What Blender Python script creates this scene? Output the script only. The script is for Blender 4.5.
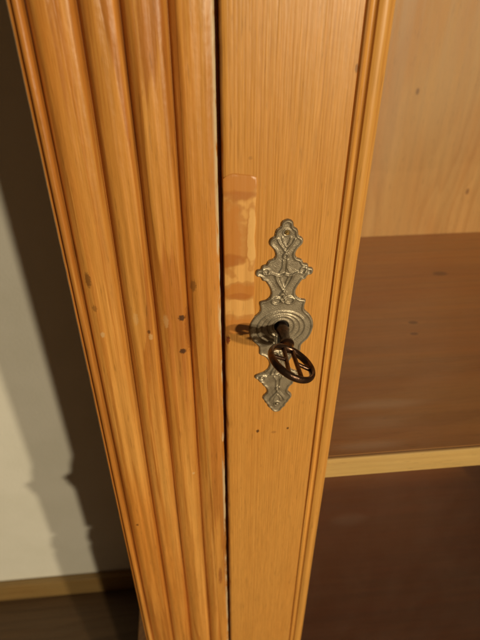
import bpy, bmesh, math, random
import numpy as np
from mathutils import Vector, Matrix
random.seed(7); rng = np.random.default_rng(7)
for o in list(bpy.data.objects): bpy.data.objects.remove(o)
scene = bpy.context.scene
col = scene.collection
# World axes: x right along the cabinet front, y into the cabinet (door face at y = 0), z up, floor z = 0.

# ------------------------------------------------------------------ camera
CAM = Vector((0.0, -0.235, 1.245))
PITCH, YAW, ROLL = math.radians(35.06), math.radians(5.7), math.radians(0.15)
cd = bpy.data.cameras.new('camera'); cam = bpy.data.objects.new('camera', cd); col.objects.link(cam)
cd.sensor_fit = 'VERTICAL'; cd.sensor_height = 24.0; cd.lens = 518.0 / 640.0 * 24.0
cd.clip_start = 0.01; cd.clip_end = 60
cd.dof.use_dof = True; cd.dof.focus_distance = 0.285; cd.dof.aperture_fstop = 8.0
F = Vector((math.sin(YAW)*math.cos(PITCH), math.cos(YAW)*math.cos(PITCH), -math.sin(PITCH)))
R = Vector((math.cos(YAW), -math.sin(YAW), 0)); U = R.cross(F)
m3 = Matrix((R, U, -F)).transposed() @ Matrix.Rotation(ROLL, 3, 'Z')
cam.matrix_world = Matrix.Translation(CAM) @ m3.to_4x4()
scene.camera = cam

# ------------------------------------------------------------------ light: dim warm room, two bulbs of a lamp to the right
w = bpy.data.worlds.new('World'); scene.world = w; w.use_nodes = True
bg = w.node_tree.nodes['Background']; bg.inputs[0].default_value = (1.0, 0.66, 0.40, 1); bg.inputs[1].default_value = 0.021
def bulb(x, y, z, watts):
    l = bpy.data.lights.new('lamp_bulb', 'POINT'); l.energy = watts; l.color = (1.0, 0.80, 0.52); l.shadow_soft_size = 0.045
    o = bpy.data.objects.new('lamp_bulb', l); o.location = (x, y, z); col.objects.link(o)
bulb(1.10, -2.78, 1.50, 178)
bulb(1.48, -2.60, 1.52, 178)
scene.view_settings.view_transform = 'Standard'; scene.view_settings.look = 'None'
scene.view_settings.exposure = 0.0; scene.view_settings.gamma = 1.0
scene.view_settings.use_curve_mapping = False
scene.render.engine = 'CYCLES'

# ------------------------------------------------------------------ node helper
class NT:
    def __init__(s, name):
        s.m = bpy.data.materials.new(name); s.m.use_nodes = True; s.t = s.m.node_tree
        s.b = s.t.nodes['Principled BSDF']
    def _in(s, sock, v):
        if v is None: return
        if isinstance(v, bpy.types.NodeSocket): s.t.links.new(v, sock)
        else:
            try: sock.default_value = v
            except Exception: sock.default_value = (v[0], v[1], v[2], 1)
    def node(s, typ, **k):
        n = s.t.nodes.new(typ)
        for a, b in k.items(): setattr(n, a, b)
        return n
    def m_(s, op, a, b=None, c=None, clamp=False):
        n = s.node('ShaderNodeMath', operation=op, use_clamp=clamp)
        s._in(n.inputs[0], a); s._in(n.inputs[1], b); s._in(n.inputs[2], c); return n.outputs[0]
    def add(s, a, b): return s.m_('ADD', a, b)
    def sub(s, a, b): return s.m_('SUBTRACT', a, b)
    def mul(s, a, b): return s.m_('MULTIPLY', a, b)
    def xyz(s):
        n = s.node('ShaderNodeTexCoord'); q = s.node('ShaderNodeSeparateXYZ'); s.t.links.new(n.outputs['Object'], q.inputs[0])
        return q.outputs[0], q.outputs[1], q.outputs[2], n.outputs['Object']
    def vec(s, x, y, z):
        n = s.node('ShaderNodeCombineXYZ'); s._in(n.inputs[0], x); s._in(n.inputs[1], y); s._in(n.inputs[2], z); return n.outputs[0]
    def noise(s, v, scale, detail=2, rough=.5):
        n = s.node('ShaderNodeTexNoise'); s._in(n.inputs['Vector'], v); n.inputs['Scale'].default_value = scale
        n.inputs['Detail'].default_value = detail; n.inputs['Roughness'].default_value = rough; return n.outputs[0]
    def ss(s, v, a, b, lo=0., hi=1.):
        n = s.node('ShaderNodeMapRange', interpolation_type='SMOOTHSTEP'); s._in(n.inputs[0], v)
        n.inputs[1].default_value = a; n.inputs[2].default_value = b; n.inputs[3].default_value = lo; n.inputs[4].default_value = hi
        return n.outputs[0]
    def mix(s, f, a, b, mode='MIX'):
        n = s.node('ShaderNodeMix', data_type='RGBA', blend_type=mode); s._in(n.inputs[0], f); s._in(n.inputs[6], a); s._in(n.inputs[7], b)
        return n.outputs[2]
    def ramp(s, f, stops):
        n = s.node('ShaderNodeValToRGB'); e = n.color_ramp.elements
        e[0].position = stops[0][0]; e[0].color = (*stops[0][1], 1); e[1].position = stops[-1][0]; e[1].color = (*stops[-1][1], 1)
        for p, c in stops[1:-1]:
            q = e.new(p); q.color = (*c, 1)
        s._in(n.inputs[0], f); return n.outputs[0]
    def bump(s, h, dist, strength=1.0):
        n = s.node('ShaderNodeBump'); n.inputs['Strength'].default_value = strength; n.inputs['Distance'].default_value = dist
        s._in(n.inputs['Height'], h); s.t.links.new(n.outputs[0], s.b.inputs['Normal'])
    def set(s, **k):
        for a, b in k.items(): s._in(s.b.inputs[a.replace('_', ' ')], b)

def wood(name, axis='z', light=(.56, .29, .085), dark=(.38, .15, .03), pith=(.4, .1), spacing=.0022, warp=.002, contrast=.75,
         seed=0., rough=.36, knots=(), spots=(), wear=None, blotch=.25, bump=.00012, grey=None, spot_noise=(900, .9), f1=.5, f2=(260, .8), rim=None, dent=0., streak=0.):
    """Pine: growth rings around a pith running along `axis`, fibres, blotches, knots and marks with their own shape."""
    n = NT(name); x, y, z, P = n.xyz()
    if axis == 'z': a, b, c = x, y, z
    elif axis == 'x': a, b, c = y, z, x
    else: a, b, c = x, z, y
    c0 = n.add(c, seed * 3.7)
    wv = n.noise(n.vec(n.mul(a, 6), n.add(n.mul(b, 6), seed), n.mul(c0, 1.6)), 1.0, 2)
    wf = n.noise(n.vec(n.mul(a, 60), n.add(n.mul(b, 60), seed), n.mul(c0, 9)), 1.0, 2)
    da, db = n.sub(a, pith[0]), n.sub(b, pith[1])
    r = n.m_('SQRT', n.add(n.mul(da, da), n.mul(db, db)))
    r = n.add(r, n.mul(n.sub(wv, .5), warp * 8)); r = n.add(r, n.mul(n.sub(wf, .5), warp * .8))
    kmask = None
    for (ka, kc, rad) in knots:
        ea, ec = n.sub(a, ka), n.mul(n.sub(c, kc), .55)
        d2 = n.m_('SQRT', n.add(n.mul(ea, ea), n.mul(ec, ec)))
        d2 = n.add(d2, n.mul(n.sub(wf, .5), rad * .5))
        g = n.ss(d2, rad * 3.2, 0.0)
        r = n.add(r, n.mul(g, rad * 1.8))
        k = n.ss(d2, rad, rad * .55); kmask = k if kmask is None else n.m_('MAXIMUM', kmask, k)
    jit = n.noise(n.vec(n.mul(r, 1.0), seed, 0), 1.0 / (spacing * 5), 1)
    t = n.add(n.mul(r, 1.0 / spacing), n.mul(n.sub(jit, .5), 3.0))
    fr = n.m_('FRACT', t)
    late = n.ss(fr, .30, .86); end = n.ss(fr, .92, 1.0); ring = n.mul(late, n.sub(1.0, end))
    idn = n.node('ShaderNodeTexWhiteNoise', noise_dimensions='1D'); n._in(idn.inputs['W'], n.m_('FLOOR', t))
    ring = n.mul(ring, n.add(n.mul(idn.outputs[0], .8), .3))
    fib = n.noise(n.vec(n.mul(a, 1500), n.mul(b, 1500), n.mul(c0, 48)), 1.0, 3, .65)
    fib2 = n.noise(n.vec(n.mul(a, f2[0]), n.mul(b, f2[0]), n.mul(c0, f2[0]/43)), 1.0, 3, .6)
    ring = n.m_('MULTIPLY', ring, contrast, clamp=True)
    cc = n.mix(ring, light, dark)
    big = n.noise(n.vec(n.mul(a, 16), n.mul(b, 16), n.mul(c0, 5)), 1.0, 3, .55)
    red = (min(1, light[0] * .92), light[1] * .76, light[2] * .55)
    if streak:
        sk = n.noise(n.vec(n.mul(a, 150), n.add(n.mul(b, 60), seed), n.mul(c0, 3.2)), 1.0, 4, .62)
        cc = n.mix(n.ss(sk, .53, .60, 0, streak), cc, (min(1, light[0]*1.22), light[1]*1.34, light[2]*1.6))
        cc = n.mix(n.ss(sk, .45, .38, 0, streak), cc, (dark[0]*.92, dark[1]*.85, dark[2]*.8))
    cc = n.mix(n.m_('MULTIPLY', n.ss(big, .38, .75), blotch * 2, clamp=True), cc, red)
    v = n.add(n.mul(n.sub(fib, .5), f1), n.add(n.mul(n.sub(fib2, .5), f2[1]), 1.0))
    fl = n.noise(n.vec(n.mul(a, 900), n.mul(b, 900), n.mul(c0, 75)), 1.0, 2, .5)
    v = n.sub(v, n.ss(fl, .62, .74, 0., .22))
    cc = n.mix(1.0, cc, n.vec(v, v, v), 'MULTIPLY')
    if grey:
        cc = n.mix(grey[1], cc, grey[0])
    if kmask is not None:
        cc = n.mix(n.mul(kmask, .75), cc, (dark[0] * .42, dark[1] * .35, dark[2] * .35))
    sn = n.noise(n.vec(n.mul(a, 1), n.mul(b, 1), n.mul(c0, 1)), spot_noise[0], 2)
    for (sa, sc, ra, rc, colr, st) in spots:
        ea, ec = n.mul(n.sub(a, sa), 1 / ra), n.mul(n.sub(c, sc), 1 / rc)
        d = n.add(n.m_('SQRT', n.add(n.mul(ea, ea), n.mul(ec, ec))), n.mul(n.sub(sn, .5), spot_noise[1]))
        cc = n.mix(n.mul(n.ss(d, 1.05, .55 if rim is None else .72), st), cc, colr)
        if rim: cc = n.mix(n.mul(n.mul(n.ss(d, .70, .98), n.ss(d, 1.22, .98)), .6*st), cc, rim)
    if wear:
        (xa, xb, wc, th, sc) = wear
        wn = n.noise(n.vec(n.mul(a, 300), 0.0, n.mul(c0, sc)), 1.0, 4, .7)
        e = n.m_('MULTIPLY', n.ss(a, xa, xb), n.ss(wn, th, th + .08))
        cc = n.mix(n.mul(e, .9), cc, wc)
    n.set(Base_Color=cc, Roughness=n.ss(fib2, .2, .8, rough - .08, rough + .10))
    n.b.inputs['Specular IOR Level'].default_value = .5
    h = n.add(n.mul(fib, .5), n.add(n.mul(fib2, .8), n.mul(ring, -.5)))
    if dent: h = n.add(h, n.mul(n.noise(n.vec(a, b, n.mul(c, .6)), 95, 3, .6), dent))
    n.bump(h, bump)
    return n.m

# ------------------------------------------------------------------ mesh helpers
def empty(name, loc=(0, 0, 0), parent=None):
    o = bpy.data.objects.new(name, None); o.empty_display_size = .05; col.objects.link(o); o.location = loc; o.parent = parent; return o
def tag(o, label=None, cat=None, group=None, kind=None):
    for k, v in (('label', label), ('category', cat), ('group', group), ('kind', kind)):
        if v: o[k] = v
    return o
def mesh(name, vs, fs, mat, parent=None, smooth=False, angle=None):
    me = bpy.data.meshes.new(name); me.from_pydata([tuple(map(float, v)) for v in vs], [], fs); me.update()
    bm = bmesh.new(); bm.from_mesh(me); bmesh.ops.recalc_face_normals(bm, faces=bm.faces)
    if smooth:
        for f in bm.faces: f.smooth = True
        if angle:
            for e in bm.edges:
                if len(e.link_faces) == 2 and e.calc_face_angle(0) > math.radians(angle): e.smooth = False
    bm.to_mesh(me); bm.free()
    me.materials.append(mat); o = bpy.data.objects.new(name, me); col.objects.link(o); o.parent = parent; return o
def box(name, x0, x1, y0, y1, z0, z1, mat, parent=None, bev=.001, seg=2):
    bm = bmesh.new(); bmesh.ops.create_cube(bm, size=1)
    for v in bm.verts: v.co = Vector((x0 + (v.co.x + .5) * (x1 - x0), y0 + (v.co.y + .5) * (y1 - y0), z0 + (v.co.z + .5) * (z1 - z0)))
    if bev: bmesh.ops.bevel(bm, geom=bm.edges[:], offset=bev, segments=seg, affect='EDGES', profile=.6)
    me = bpy.data.meshes.new(name); bm.to_mesh(me); bm.free(); me.materials.append(mat)
    o = bpy.data.objects.new(name, me); col.objects.link(o); o.parent = parent; return o
def sweep_z(name, prof, z0, z1, nz, mat, parent, jit=None, angle=40):
    """closed profile of (x, y) swept up z; jit(i, z, x, y) moves a point"""
    vs, fs, k = [], [], len(prof)
    for j in range(nz + 1):
        zz = z0 + (z1 - z0) * j / nz
        for i, (px, py) in enumerate(prof):
            if jit: px, py = jit(i, zz, px, py)
            vs.append((px, py, zz))
    for j in range(nz):
        for i in range(k):
            fs.append((j*k + i, j*k + (i+1) % k, (j+1)*k + (i+1) % k, (j+1)*k + i))
    fs.append(tuple(range(k - 1, -1, -1))); fs.append(tuple(nz*k + i for i in range(k)))
    return mesh(name, vs, fs, mat, parent, True, angle)
def sweep_side(name, prof, x0, x1, yb, inset_fn, mat, parent): pass
def wob(seed, n=6, f0=3.0):
    r = random.Random(seed); ks = [(r.uniform(f0, f0*9), r.uniform(0, 6.28), r.uniform(.3, 1)) for _ in range(n)]
    return lambda z: sum(a*math.sin(k*z + p) for k, p, a in ks) / n

# ------------------------------------------------------------------ materials
def px(u, v, y=0.0):
    """photo pixel -> point on the vertical plane at depth y (door face: 0)"""
    d = F + R*((u-240)/518.0) - U*((v-320)/518.0); t = (y - CAM.y)/d.y; p = CAM + d*t; return p.x, p.z
def spot(u, v, ru, rv, c, s):
    a, b = px(u, v); return (a, b, ru/1800., rv/1450., c, s)
DK = (.05, .018, .006); BR = (.20, .085, .02); PALE = (.62, .42, .20)
M_pil = wood('pilaster_pine', 'z', (.57, .272, .058), (.37, .135, .021), pith=(-.02, .055), spacing=.0030, warp=.0032, contrast=.85, seed=1.3, blotch=.38, dent=2.2, streak=.62, bump=.00022,
    spots=[spot(88, 280, 3.4, 7.5, BR, .85), spot(182, 317, 4.2, 3.2, DK, .9), spot(183, 350, 4, 3.2, DK, .9), spot(193, 286, 3.6, 6, BR, .7),
           spot(95, 308, 3, 3.5, BR, .55), spot(103, 334, 2.6, 3.2, PALE, .7), spot(151, 336, 2.6, 3.6, PALE, .55), spot(149, 331, 1.8, 2.2, DK, .7),
           spot(136, 318, 3, 7, PALE, .35), spot(166, 320, 3, 8, PALE, .35), spot(138, 524, 2, 2.2, DK, .7), spot(194, 472, 2, 2, PALE, .7),
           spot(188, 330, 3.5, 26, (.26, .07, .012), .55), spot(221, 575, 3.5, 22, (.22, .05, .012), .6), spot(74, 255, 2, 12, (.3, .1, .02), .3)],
    wear=(.0108, .0126, (.62, .52, .34), .455, 26))
M_stile = wood('stile_pine', 'z', (.60, .298, .066), (.46, .195, .036), pith=(.42, .06), spacing=.0016, warp=.0010, contrast=.5, seed=4.1, blotch=.18, f1=.7, f2=(900, .42), dent=1.2, streak=.10,
    spots=[spot(258, 431, 2.2, 2.4, DK, .85), spot(288, 428, 1.6, 2.0, DK, .8), spot(274, 432, 3.5, 2, BR, .4), spot(228, 340, 2.6, 5, (.16, .03, .01), .9), spot(356, 68, 1.6, 3.2, BR, .7),
           spot(250, 158, 2, 1.5, BR, .3)])
M_bead = wood('bead_pine', 'z', (.62, .315, .070), (.42, .17, .030), pith=(.09, .04), spacing=.0026, warp=.0012, contrast=.7, seed=6.6, blotch=.15)
OR = (.50, .185, .030); OD = (.38, .12, .02)
LP = (.76, .46, .16)
M_patch = wood('patch_pine', 'z', (.74, .43, .14), (.62, .31, .08), pith=(.2, .012), spacing=.006, warp=.006, contrast=.4, seed=2.9, blotch=.2, spot_noise=(150, 1.3), f1=.3, f2=(260, .4), rim=(.40, .145, .024),
    spots=[spot(240, 182, 21, 13, OR, .75), spot(238, 195, 19, 3.5, OD, .5), spot(228, 238, 17, 29, OR, .8), spot(229, 261, 15, 5.5, OD, .6), spot(252, 238, 5, 26, LP, .75), spot(240, 291, 23, 7.5, OR, .85), spot(238, 296, 12, 3, OD, .5), spot(236, 331, 25, 15, OR, .8)], bump=.00008)
M_back = wood('back_pine', 'z', (.60, .325, .122), (.50, .235, .07), pith=(.30, .55), spacing=.010, warp=.014, contrast=.5, seed=9.4, blotch=.5, f1=.3, f2=(90, .5),
    knots=[(.2781, 1.1126, .0028), (.3745, .984, .003)], rough=.5)
M_back2 = wood('back_pine_red', 'z', (.50, .265, .09), (.40, .18, .05), pith=(.43, .55), spacing=.006, warp=.006, contrast=.6, seed=12.1, blotch=.35,
    knots=[(.40, 1.20, .005)], rough=.55)
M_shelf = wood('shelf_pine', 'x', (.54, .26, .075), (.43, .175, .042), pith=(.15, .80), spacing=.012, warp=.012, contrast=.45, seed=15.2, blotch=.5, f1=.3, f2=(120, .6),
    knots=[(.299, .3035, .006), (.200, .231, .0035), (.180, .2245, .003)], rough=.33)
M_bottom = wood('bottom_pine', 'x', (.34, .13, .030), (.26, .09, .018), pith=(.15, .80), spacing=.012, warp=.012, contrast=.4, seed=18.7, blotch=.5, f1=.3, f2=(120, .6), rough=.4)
M_lip = wood('shelf_edge_pine', 'x', (.70, .45, .17), (.58, .34, .11), pith=(.1, .86), spacing=.004, warp=.004, contrast=.5, seed=19.9, blotch=.12, f1=.4, f2=(300, .4), rough=.5)
M_base = wood('base_pine', 'z', (.50, .24, .06), (.36, .14, .03), pith=(.2, .3), spacing=.004, warp=.003, seed=20.)
M_base_x = wood('base_pine_x', 'x', (.50, .24, .06), (.36, .14, .03), pith=(.2, .3), spacing=.004, warp=.003, seed=22.)

def glass_mat():
    n = NT('old_glass'); t = n.t; x, y, z, P = n.xyz()
    out = t.nodes['Material Output']; t.nodes.remove(n.b)
    tr = n.node('ShaderNodeBsdfTransparent'); tr.inputs[0].default_value = (.97, .985, .96, 1)
    gl = n.node('ShaderNodeBsdfGlossy'); gl.inputs['Roughness'].default_value = .03
    fr = n.node('ShaderNodeFresnel'); gb = n.node('ShaderNodeNewGeometry'); n._in(fr.inputs[0], n.sub(1.5, n.mul(gb.outputs['Backfacing'], 1.5 - 1/1.5)))
    bp = n.node('ShaderNodeBump'); bp.inputs['Distance'].default_value = .0012; bp.inputs['Strength'].default_value = .5
    n._in(bp.inputs['Height'], n.noise(P, 14, 1)); t.links.new(bp.outputs[0], gl.inputs['Normal']); t.links.new(bp.outputs[0], fr.inputs['Normal'])
    mx = n.node('ShaderNodeMixShader'); t.links.new(fr.outputs[0], mx.inputs[0]); t.links.new(tr.outputs[0], mx.inputs[1]); t.links.new(gl.outputs[0], mx.inputs[2])
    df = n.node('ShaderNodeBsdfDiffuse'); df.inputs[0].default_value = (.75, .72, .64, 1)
    dust_haze_noise = n.noise(n.vec(n.mul(x, 30), 0.0, n.mul(z, 14)), 1.0, 4, .6)
    dust_haze = n.ss(dust_haze_noise, .35, .75, .002, .007)
    for (u, v, ru, rv, st) in ((430, 20, .075, .085, .032), (385, 405, .040, .006, .022), (380, 424, .030, .010, .012), (372, 446, .034, .006, .022), (395, 60, .012, .10, .02), (350, 520, .02, .01, .010)):  # pale ellipses paint the room's reflected veil and light streaks into the pane
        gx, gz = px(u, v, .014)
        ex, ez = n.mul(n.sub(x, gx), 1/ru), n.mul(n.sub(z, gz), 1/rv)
        d = n.add(n.m_('SQRT', n.add(n.mul(ex, ex), n.mul(ez, ez))), n.mul(n.sub(dust_haze_noise, .5), .9))
        dust_haze = n.add(dust_haze, n.ss(d, 1.1, .3, 0, st))
    m2 = n.node('ShaderNodeMixShader'); n._in(m2.inputs[0], dust_haze); t.links.new(mx.outputs[0], m2.inputs[1]); t.links.new(df.outputs[0], m2.inputs[2])
    t.links.new(m2.outputs[0], out.inputs[0]); return n.m
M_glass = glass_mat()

def wall_mat():
    n = NT('wall_paint'); x, y, z, P = n.xyz()
    c = n.mix(n.ss(n.noise(P, 7, 4, .6), .35, .7), (.84, .86, .80), (.79, .81, .74))
    n.set(Base_Color=c, Roughness=.85); n.bump(n.noise(P, 260, 4, .6), .0006); return n.m
M_wall = wall_mat()
M_skirt = wood('baseboard_wood', 'x', (.30, .20, .075), (.22, .135, .045), pith=(.1, .3), spacing=.005, warp=.003, seed=30, rough=.5)
M_floor = wood('floor_wood', 'x', (.11, .068, .034), (.075, .043, .020), pith=(.1, .5), spacing=.012, warp=.01, seed=33, rough=.55, blotch=.2)

def metal(name, base, metallic, rough, dark, sc, bumpd, spec=.5):
    n = NT(name); x, y, z, P = n.xyz()
    a = n.noise(P, sc, 4, .65); f = n.noise(P, sc*7, 3, .6)
    c = n.mix(n.ss(a, .35, .7), base, dark); c = n.mix(n.ss(f, .55, .75, 0, .5), c, dark)
    n.set(Base_Color=c, Metallic=metallic, Roughness=n.ss(a, .3, .7, rough - .08, rough + .12)); n.b.inputs['Specular IOR Level'].default_value = spec
    n.bump(n.add(n.mul(f, .6), a), bumpd); return n.m
M_plate = metal('dull_brass', (.40, .355, .26), .55, .41, (.21, .175, .12), 170, .00025)
M_brass = metal('bright_brass', (.75, .55, .20), .9, .28, (.55, .38, .12), 400, .00004)
M_iron = metal('dark_iron', (.115, .068, .045), .85, .27, (.055, .03, .02), 260, .00010)
M_black = metal('keyhole_shade', (.012, .008, .006), .2, .7, (.006, .004, .003), 200, .0001)

# ------------------------------------------------------------------ setting
floor = tag(box('floor', -3, 3, -3.2, .46, -.10, .020, M_floor, bev=0), kind='structure')
wall = tag(box('wall', -3, 3, .44, .56, 0, 2.7, M_wall, bev=0), kind='structure')
skirt = tag(box('baseboard', -3, 3, .424, .4395, 0.0205, .080, M_skirt, bev=.004, seg=3), kind='structure')

# ------------------------------------------------------------------ cabinet
Z0, Z1 = .420, 1.95
XR = .78
cab = empty('display_cabinet', (0, 0, 0))
tag(cab, 'honey pine display cabinet with reeded corner post and glazed door', 'cabinet')

def reed_profile(mirror=None):
    pts = [(-.0605, .050), (-.0648, .050), (-.0655, .0485), (-.0655, .0022), (-.0652, .0012), (-.0646, .0006), (-.0645, .0010), (-.0643, .0050),
           (-.0636, .0050), (-.0634, .0014)]
    for k in range(9):                                   # slim bead
        u = k/8; pts.append((-.0633 + .0035*u, .0008 - .0014*(1 - abs(2*u - 1)**3)))
    pts += [(-.0597, .0012), (-.0596, .0055), (-.0588, .0055)]
    reeds = [(-.0586, -.0402, .0042), (-.0393, -.0237, .0042), (-.0228, -.0053, .0044), (-.0044, .0131, .0038)]
    for q, (a, b, h) in enumerate(reeds):
        last = q == 3; n = 22
        for k in range(n + 1):
            u = k/n; s = 2*u - 1
            if last and u > .86: continue
            hh = h*(1 - abs(s)**(3.6 if s < 0 else 8.0))
            pts.append((a + (b - a)*u, .0030 - hh))
        if not last:
            pts += [(b + .0001, .0046), (b + .0007, .0046)]
        else:
            pts += [(.0117, .00035), (.0124, .0004), (.0129, .0009), (.0131, .0018), (.0131, .050)]
    return pts
prof = reed_profile()
w1, w2, w3, w4 = wob(1), wob(2, 8, 20), wob(3), wob(5, 9, 120)
def jit(i, z, x, y):
    x += .0009*w1(z*1.0 + x*20)*(1 if -.058 < x < .008 else .25)
    if y < .003: y += .0006*w3(z + x*60) + .00018*w4(z + x*300)
    if x > .0118 and y < .002: x -= max(0, .0011*w2(z*6)); y += max(0, .0008*w4(z*2 + 1))
    if x < -.0635 and y < .003: x += max(0, .0005*w2(z*3 + 2)); y += max(0, .0005*w4(z))
    return x, y
pil = sweep_z('pilaster', prof, Z0, Z1, 260, M_pil, cab, jit, 38)
tag(pil, 'reeded corner post of honey pine with nail marks')
pr = sweep_z('pilaster', [(.7155 - (x - .0), y) for x, y in prof][::-1], Z0, Z1, 60, M_pil, cab, None, 38)

box('side_panel', -.0600, -.0420, .0505, .408, Z0, Z1, M_base, cab)
box('side_panel', .7575, .7755, .0505, .408, Z0, Z1, M_base, cab)
box('door_stop', .002, .0165, .024, .050, Z0 + .02, Z1 - .05, M_base, cab)
back = tag(box('back_board', -.0595, .452, .4085, .424, Z0, Z1, M_back, cab, bev=.0012), 'pale vertical pine back board behind the glass')
box('back_board', .4524, .7755, .4085, .424, Z0, Z1, M_back2, cab, bev=.0012)
sh = box('shelf', -.0415, .757, .0293, .408, .9005, .9225, M_shelf, cab, bev=.0006, seg=2)
box('lipping', -.0415, .757, .026, .0292, .9003, .9224, M_lip, sh, bev=.0014, seg=3)
box('shelf', -.0415, .757, .026, .408, 1.368, 1.390, M_shelf, cab, bev=.0018, seg=3)
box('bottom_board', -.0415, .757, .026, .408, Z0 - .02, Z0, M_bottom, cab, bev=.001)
box('top_board', -.11, .82, -.045, .43, Z1, Z1 + .03, M_base_x, cab, bev=.006, seg=3)
# lower cabinet with a stepped waist moulding that runs round front and sides
def step_moulding(name, rings):
    """rings: (z, outset); one solid skirt round the cabinet"""
    vs, fs = [], []
    for z, o in rings:
        vs += [(-.0655 - o, -.002 - o, z), (.781 + o, -.002 - o, z), (.781 + o, .43, z), (-.0655 - o, .43, z)]
    for j in range(len(rings) - 1):
        for i in range(4): fs.append((j*4 + i, j*4 + (i+1) % 4, j*4 + 4 + (i+1) % 4, j*4 + 4 + i))
    fs.append((0, 3, 2, 1)); q = (len(rings) - 1)*4; fs.append((q, q+1, q+2, q+3))
    return mesh(name, vs, fs, M_base_x, cab)
step_moulding('waist_moulding', [(.372, .005), (.378, .005), (.380, .007), (.398, .008), (.407, .006), (.4195, .005)])
for sx in (-1, 1):                                        # flared skirt moulding on each side of the upper part
    pts = [(0, .4205), (.014, .4205), (.0145, .530), (.018, .541), (.022, .547), (.023, .556), (.026, .559), (.028, .562), (.027, .565), (.017, .569), (.013, .578), (.011, .592), (.006, .609), (.002, .622), (0, .628)]
    vs = [((-.0656 - o) if sx < 0 else (.7811 + o), y, z) for y in (.012, .424) for o, z in pts]; k = len(pts)
    fs = [(i, (i+1) % k, k + (i+1) % k, k + i) for i in range(k)] + [tuple(range(k)), tuple(range(k, 2*k))]
    mesh('side_moulding', vs, fs, M_base_x, cab)
box('base_body', -.0745, .790, -.010, .43, .06, .3718, M_base, cab, bev=.002)
for fx in (-.0745, .710):
    for fy in (-.010, .35): box('foot', fx, fx + .08, fy, fy + .08, .0205, .0598, M_base, cab, bev=.004)

# ---- door
door = empty('door', (0, 0, 0), cab); tag(door, 'glazed pine door standing shut with key in its lock')
DL, DR = .0152, .700
w5, w6 = wob(11, 8, 25), wob(12, 9, 140)
sp = [(DL, .022), (DL, .0016), (DL + .0003, .0007), (DL + .0009, .0002), (DL + .0018, 0)] + [(DL + .0018 + (.0732 - DL - .0018)*k/24, 0) for k in range(1, 25)]
sp += [(.0734, .0003), (.0735, .0022), (.0735, .022)]
def jit2(i, z, x, y):
    if y < .002 and x > .018: y += .00022*wob_s(z + x*25) 
    if x < DL + .001 and y < .002: x += max(0, .0009*w5(z*5)); y += max(0, .0006*w6(z*2))
    if abs(z - .998) < .006 and x < DL + .002 and y < .0021: x += .0012*math.exp(-((z - .998)/.003)**2); y += .0012*math.exp(-((z - .998)/.003)**2)
    return x, y
wob_s = wob(31, 6, 8)
st = sweep_z('stile', sp, Z0, Z1 - .04, 300, M_stile, door, jit2, 40); tag(st, 'wide straight-grained pine stile of the door')
sweep_z('stile', [(DR + DL - x, y) for x, y in sp][::-1], Z0, Z1 - .04, 20, M_stile, door, None, 40)
bp = [(.0736, .022), (.0736, .0014), (.0739, .0004), (.0744, -.0002), (.0751, -.0003), (.0756, .0002), (.0759, .0007), (.0764, .0013), (.0771, .0017), (.0779, .0017), (.0785, .0013), (.0788, .0008)]
for k in range(13):
    u = k/12; bp.append((.0790 + .0074*u, .0006 - .0013*math.sin(math.pi*(.12 + .80*u)) + .0020*u**3))
bp += [(.0868, .0034), (.0870, .0046), (.0868, .0133), (.0800, .0133), (.0800, .022)]
sweep_z('glazing_bead', bp, .550, Z1 - .13, 160, M_bead, door, lambda i, z, x, y: (x + .0004*w1(z*1.3), y + .0002*w3(z*2)), 35)
sweep_z('glazing_bead', [(DR + DL - x, y) for x, y in bp][::-1], .550, Z1 - .13, 20, M_bead, door, None, 35)
box('rail', .0737, DR + DL - .0737, .0005, .022, Z0, .5495, M_base_x, door)
box('rail', .0737, DR + DL - .0737, .0005, .022, Z1 - .1295, Z1 - .04, M_base_x, door)
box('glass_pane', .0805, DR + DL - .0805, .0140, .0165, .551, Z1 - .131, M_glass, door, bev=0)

# ---- inlaid repair piece in the stile: fits a rounded recess, stands a hair proud, with a dark joint round it
def patch():
    x0, _ = px(223.5, 240); x0 = DL + .0002; x1, zt = px(257.5, 173); _, zb = px(257.5, 333)
    x1 -= .0006
    out = []
    n = 10
    for k in range(n + 1):                               # rounded top end
        u = k/n; out.append((x0 + (x1 - x0)*u, zt - .0022*abs(2*u - 1)**3 + .0004*math.sin(7*u)))
    for k in range(1, 24): out.append((x1 + .0003*math.sin(k*1.3) + .0002*math.sin(k*.7), zt - .0022 - (zt - zb - .0022)*k/24))
    for k in range(n + 1):
        u = 1 - k/n; out.append((x0 + (x1 - x0)*u, zb + .0006*math.sin(5*u)))
    cx = sum(p[0] for p in out)/len(out); cz = sum(p[1] for p in out)/len(out)
    vs, fs = [], []; N = len(out)
    for off, y in ((0, .0004), (0, -.00012), (.00045, -.00042), (.0016, -.00048)):
        for a, b in out:
            fx = 1 - off/((x1 - x0)/2); fz = 1 - off/((zt - zb)/2)
            vs.append((cx + (a - cx)*fx, y, cz + (b - cz)*fz))
    for j in range(3):
        for i in range(N): fs.append((j*N + i, j*N + (i+1) % N, (j+1)*N + (i+1) % N, (j+1)*N + i))
    fs.append(tuple(3*N + i for i in range(N))); fs.append(tuple(range(N - 1, -1, -1)))
    return mesh('wood_patch', vs, fs, M_patch, door, True, 30)
tag(patch(), 'swirly blond wood repair piece let into the stile edge')

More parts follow.
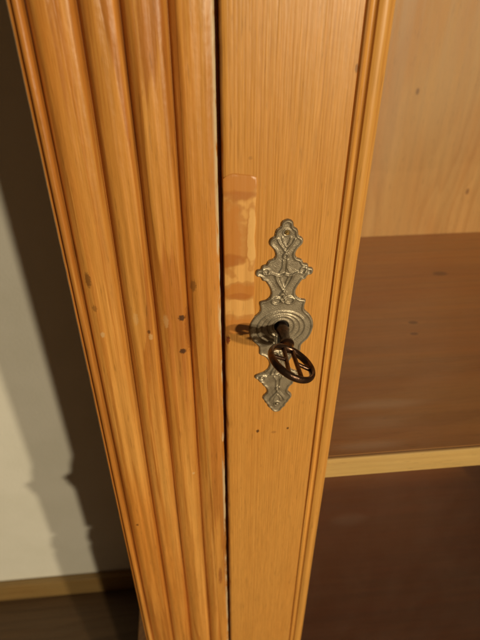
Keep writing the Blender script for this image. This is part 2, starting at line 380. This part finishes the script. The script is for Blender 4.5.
# ---- escutcheon: cast plate as a relief
PX, PZ = .0469, 1.245 - .172
half = [(0,66),(1.9,65.4),(3.1,64.0),(3.4,61.9),(5.2,60.6),(5.9,58.8),(6.2,57.0),(8.0,55.8),(8.8,54.2),(8.6,52.3),(7.2,50.6),(5.8,48.6),(5.2,46.2),(6.0,44.4),(8.0,43.6),(9.2,42.4),(9.8,41.0),(11.6,40.6),(12.4,39.7),(12.7,38.4),
        (14.4,38.1),(15.3,37.0),(15.4,35.4),(14.6,33.9),(13.0,33.6),(12.2,32.6),(11.6,31.2),(10.0,30.8),(9.2,29.6),(7.8,27.2),(6.9,24.6),(6.8,22.4),(7.6,20.5),(9.3,19.1),(11.4,18.6),(12.7,18.0),(12.9,16.6),(12.4,14.2),(12.7,11.4),(15.3,8.6),
        (17.4,5.2),(18.3,1.8),(18.4,-1.6),(17.6,-5.4),(15.9,-9),(13.4,-11.8),(12.4,-13.8),(12.3,-17.2),(11.8,-18.9),(9.8,-20),(7.8,-21.8),(6.2,-24.6),(5.9,-27.2),(6.6,-29.8),(8.4,-31.8),(10.6,-33),(13.6,-34.2),(14.6,-35.4),(14.3,-37.1),(12.6,-38.2),(11.6,-40.2),(10,-41.4),(9.2,-43.4),(7.8,-44.8),(6.8,-47.2),
        (6.7,-49),(7.8,-50.4),(9.0,-52),(9.1,-54.4),(8.0,-56.2),(7.2,-58.2),(6.0,-59.6),(5.4,-61.8),(3.9,-63.2),(3.0,-65),(1.5,-66.2),(0,-66.5)]
poly = np.array(half + [(-a, b) for a, b in half[1:-1]][::-1], float)
def catmull(p, k=3):
    out = []; n = len(p)
    for i in range(n):
        a, b, c, d = p[i-1], p[i], p[(i+1) % n], p[(i+2) % n]
        for j in range(k):
            t = j/k; out.append(.5*((2*b) + (c - a)*t + (2*a - 5*b + 4*c - d)*t*t + (3*b - a - 3*c + d)*t**3))
    return np.array(out)
poly = catmull(poly)
def seg_dist(P, A, B):
    ab = B - A; t = np.clip(((P - A) @ ab)/(ab @ ab + 1e-12), 0, 1); q = A + t[:, None]*ab; return np.hypot(*(P - q).T), q
def poly_sdf(P):
    best = np.full(len(P), 1e9); near = np.zeros_like(P); ins = np.zeros(len(P), bool); n = len(poly)
    for i in range(n):
        A, B = poly[i], poly[(i+1) % n]; d, q = seg_dist(P, A, B); m = d < best; best[m] = d[m]; near[m] = q[m]
        c = (A[1] > P[:, 1]) != (B[1] > P[:, 1])
        if abs(B[1] - A[1]) > 1e-12:
            xi = A[0] + (P[:, 1] - A[1])/(B[1] - A[1])*(B[0] - A[0]); ins ^= c & (P[:, 0] < xi)
    return np.where(ins, -best, best), near
def strokes():
    S = []
    def add(pts, wd, h, mirror=True):
        S.append((np.array(pts, float), wd, h))
        if mirror: S.append((np.array([(-a, b) for a, b in pts], float), wd, h))
    def arc(cx, cy, rx, ry, a0, a1, n=14): return [(cx + rx*math.cos(math.radians(a0 + (a1 - a0)*k/n)), cy + ry*math.sin(math.radians(a0 + (a1 - a0)*k/n))) for k in range(n + 1)]
    for sg in (1, -1):
        f = lambda L: [(a, b*sg) for a, b in L]
        add(f(arc(0, 59.0, 1.9, 1.9, 0, 360)), .45, .35, False)
        add(f([(4.4, 55.2), (3.4, 53.0), (1.6, 50.6), (0.3, 48.4)]), .7, .55)
        add(f([(2.2, 56.2), (1.6, 53.6), (.2, 51.2)]), .5, .4)
        add(f(arc(0, 45.8, 1.2, 1.3, 0, 360)), .6, .6, False)
        add(f([(0, 44), (0, 36)]), .5, -.35, False)
        add(f([(1.1, 43.4), (1.2, 39), (2.6, 36.4)]), .5, .5)
        add(f([(.2, 35.0), (2.2, 34.0), (4.6, 34.6), (7.0, 35.8), (9.6, 35.2), (11.6, 36.2)]), .65, .6)
        add(f(arc(9.8, 37.2, 1.6, 1.5, -60, 220)), .5, .45)
        add(f([(4.6, 33.6), (3.4, 30.4), (1.2, 26.6), (-1.6, 22.2)]), .75, .6)
        add(f([(2.2, 33.2), (1.2, 30), (.1, 27)]), .5, .45)
        add(f(arc(3.6, 18.4, 2.6, 2.0, 60, 400)), .65, .6)
        add(f([(0, 21.8), (.9, 19.4), (0, 17.6)]), .7, .55)
    S.append((np.array(arc(0, 0, 13.6, 13.6, 0, 360, 48)) * [1, .82], .55, .45)); S.append((np.array(arc(0, 0, 10.8, 10.8, 0, 360, 40)) * [1, .86], .5, .35)); S.append((np.array(arc(0, 1, 7.6, 7.6, 0, 360, 36)) * [1, .95], .55, .4))
    return S
def escutcheon():
    st = .32
    gx = np.arange(-60, 61)*st; gz = np.arange(-210, 211)*st; nx, nz = len(gx), len(gz)
    X, Z = np.meshgrid(gx, gz); P = np.stack([X.ravel(), Z.ravel()], 1)
    sd, near = poly_sdf(P)
    hole = np.minimum(np.hypot(P[:, 0], P[:, 1] - 1.2) - 4.1, np.maximum(np.abs(P[:, 0]) - 2.0, np.abs(P[:, 1] + 5.0) - 6.0))
    keep = (sd < st*.6) & (hole > -st*.6)
    # snap the border to the outline
    b = keep & (sd > -st*.55); P[b] = near[b]; sd = np.where(b, 0, sd)
    h = .75 + .55*np.exp(-((sd + 1.0)/.55)**2)                       # flat field, rolled rim
    h = np.where(sd > -.35, .75*np.clip(-sd/.35, 0, 1)**.5 + .1, h)
    for pts, wd, hh in strokes():
        d = np.full(len(P), 1e9)
        for A, B in zip(pts[:-1], pts[1:]):
            q, _ = seg_dist(P, A, B); d = np.minimum(d, q)
        h = h + 1.35*hh*np.exp(-(d/(wd*.85))**2)*(sd < -.6)
    stip = np.sin(P[:, 0]*5.2 + .7*np.sin(P[:, 1]*2.1))*np.sin(P[:, 1]*5.2 + .9*np.sin(P[:, 0]*1.7))
    h = h + .10*stip*(sd < -1.4) + rng.normal(0, .015, len(P))
    h = h + .5*np.exp(-((hole - .5)/.5)**2)
    idx = -np.ones(len(P), int); idx[keep] = np.arange(keep.sum())
    vs = [(PX + P[i, 0]/1000, -.00025 - h[i]/1000, PZ + P[i, 1]/1000) for i in np.nonzero(keep)[0]]
    I = idx.reshape(nz, nx); fs = []
    for j in range(nz - 1):
        for i in range(nx - 1):
            q = [I[j, i], I[j, i+1], I[j+1, i+1], I[j+1, i]]
            if min(q) >= 0: fs.append(tuple(int(a) for a in q))
            else:
                q3 = [int(a) for a in q if a >= 0]
                if len(q3) == 3: fs.append(tuple(q3))
    me = bpy.data.meshes.new('escutcheon'); me.from_pydata(vs, [], fs)
    bm = bmesh.new(); bm.from_mesh(me); bmesh.ops.remove_doubles(bm, verts=bm.verts, dist=.00003)
    for f in bm.faces: f.smooth = True
    bmesh.ops.recalc_face_normals(bm, faces=bm.faces)
    if sum(f.normal.y for f in bm.faces) > 0: bmesh.ops.reverse_faces(bm, faces=bm.faces)
    be = [e for e in bm.edges if e.is_boundary]
    r = bmesh.ops.extrude_edge_only(bm, edges=be)
    for v in r['geom']:
        if isinstance(v, bmesh.types.BMVert): v.co.y = .0002
    bm.to_mesh(me); bm.free(); me.materials.append(M_plate)
    o = bpy.data.objects.new('escutcheon', me); col.objects.link(o); o.parent = cab; return o
esc = tag(escutcheon(), 'ornate cast dull brass escutcheon plate with keyhole')
def lathe(name, prof, mat, parent, base, axis='y', n=24):
    """prof: (distance out of the door, radius)"""
    vs, fs = [], []
    for d, r in prof:
        for k in range(n):
            t = 2*math.pi*k/n; vs.append((base[0] + r*math.cos(t), base[1] - d, base[2] + r*math.sin(t)))
    for j in range(len(prof) - 1):
        for k in range(n): fs.append((j*n + k, j*n + (k+1) % n, (j+1)*n + (k+1) % n, (j+1)*n + k))
    fs.append(tuple(range(n))); fs.append(tuple((len(prof)-1)*n + k for k in range(n)))
    return mesh(name, vs, fs, mat, parent, True, 35)
lathe('brass_pin', [(0, .0010), (.0012, .0012), (.0018, .0011), (.0022, .0006)], M_brass, esc, (PX, -.0003, PZ + .059), n=14)
lathe('pin', [(0, .0010), (.0010, .0012), (.0015, .0011), (.0018, .0006)], M_plate, esc, (PX, -.0003, PZ - .059), n=14)
box('keyhole_shade_slab', PX - .0052, PX + .0052, -.00045, .0, PZ - .0115, PZ + .0056, M_black, esc, bev=0)  # thin near-black slab stands in for the shade inside the keyhole

# ------------------------------------------------------------------ key (its own thing, stuck in the lock)
KB = Vector((PX, 0, PZ + .0012))
key = empty('key', KB); tag(key, 'dark iron key with round pierced bow stuck in the lock', 'key')
PHI = math.radians(29)
T = Vector((math.cos(PHI), 0, -math.sin(PHI))); Nn = Vector((0, -1, 0)); W = T.cross(Nn).normalized()
lathe('shaft', [(-.004, .0030), (.002, .0030), (.004, .0034), (.0055, .0038), (.007, .0034), (.0085, .0030), (.0148, .0029), (.0160, .0035), (.0170, .0041), (.0184, .0041), (.0193, .0034), (.0204, .0030), (.0226, .0024)], M_iron, key, (0, 0, 0))
def tube(name, pts, ra, rb, mat, parent, closed=False, n=12):
    """flat oval bar along pts given as (a out of door, b along the bow); ra across in the bow plane, rb across its thickness"""
    P = [Nn*a + T*b for a, b in pts]; vs, fs = [], []; m = len(P)
    for i in range(m):
        if closed: d = P[(i+1) % m] - P[i-1]
        else: d = P[min(i+1, m-1)] - P[max(i-1, 0)]
        d.normalize(); s = d.cross(W).normalized()
        for k in range(n):
            t = 2*math.pi*k/n; vs.append(P[i] + s*ra*math.cos(t) + W*rb*math.sin(t))
    for i in range(m if closed else m - 1):
        for k in range(n):
            j = (i+1) % m; fs.append((i*n + k, i*n + (k+1) % n, j*n + (k+1) % n, j*n + k))
    if not closed: fs.append(tuple(range(n))); fs.append(tuple((m-1)*n + k for k in range(n)))
    return mesh(name, vs, fs, mat, parent, True, 50)
RC, RR = .0336, .0120
bow = tube('bow', [(RC + RR*math.cos(2*math.pi*k/48), RR*1.04*math.sin(2*math.pi*k/48)) for k in range(48)], .0014, .0021, M_iron, key, True)
for s in (-1, 1):
    tube('bow_bar', [(RC - .0112 + .0224*k/6, s*(.0030 + .0012*(k/6 - .3))) for k in range(7)], .0011, .0013, M_iron, bow)
    tube('bow_crossbar', [(RC - .001 + .001*k/3, s*(.0036 + .0084*k/3)) for k in range(4)], .0009, .0011, M_iron, bow)
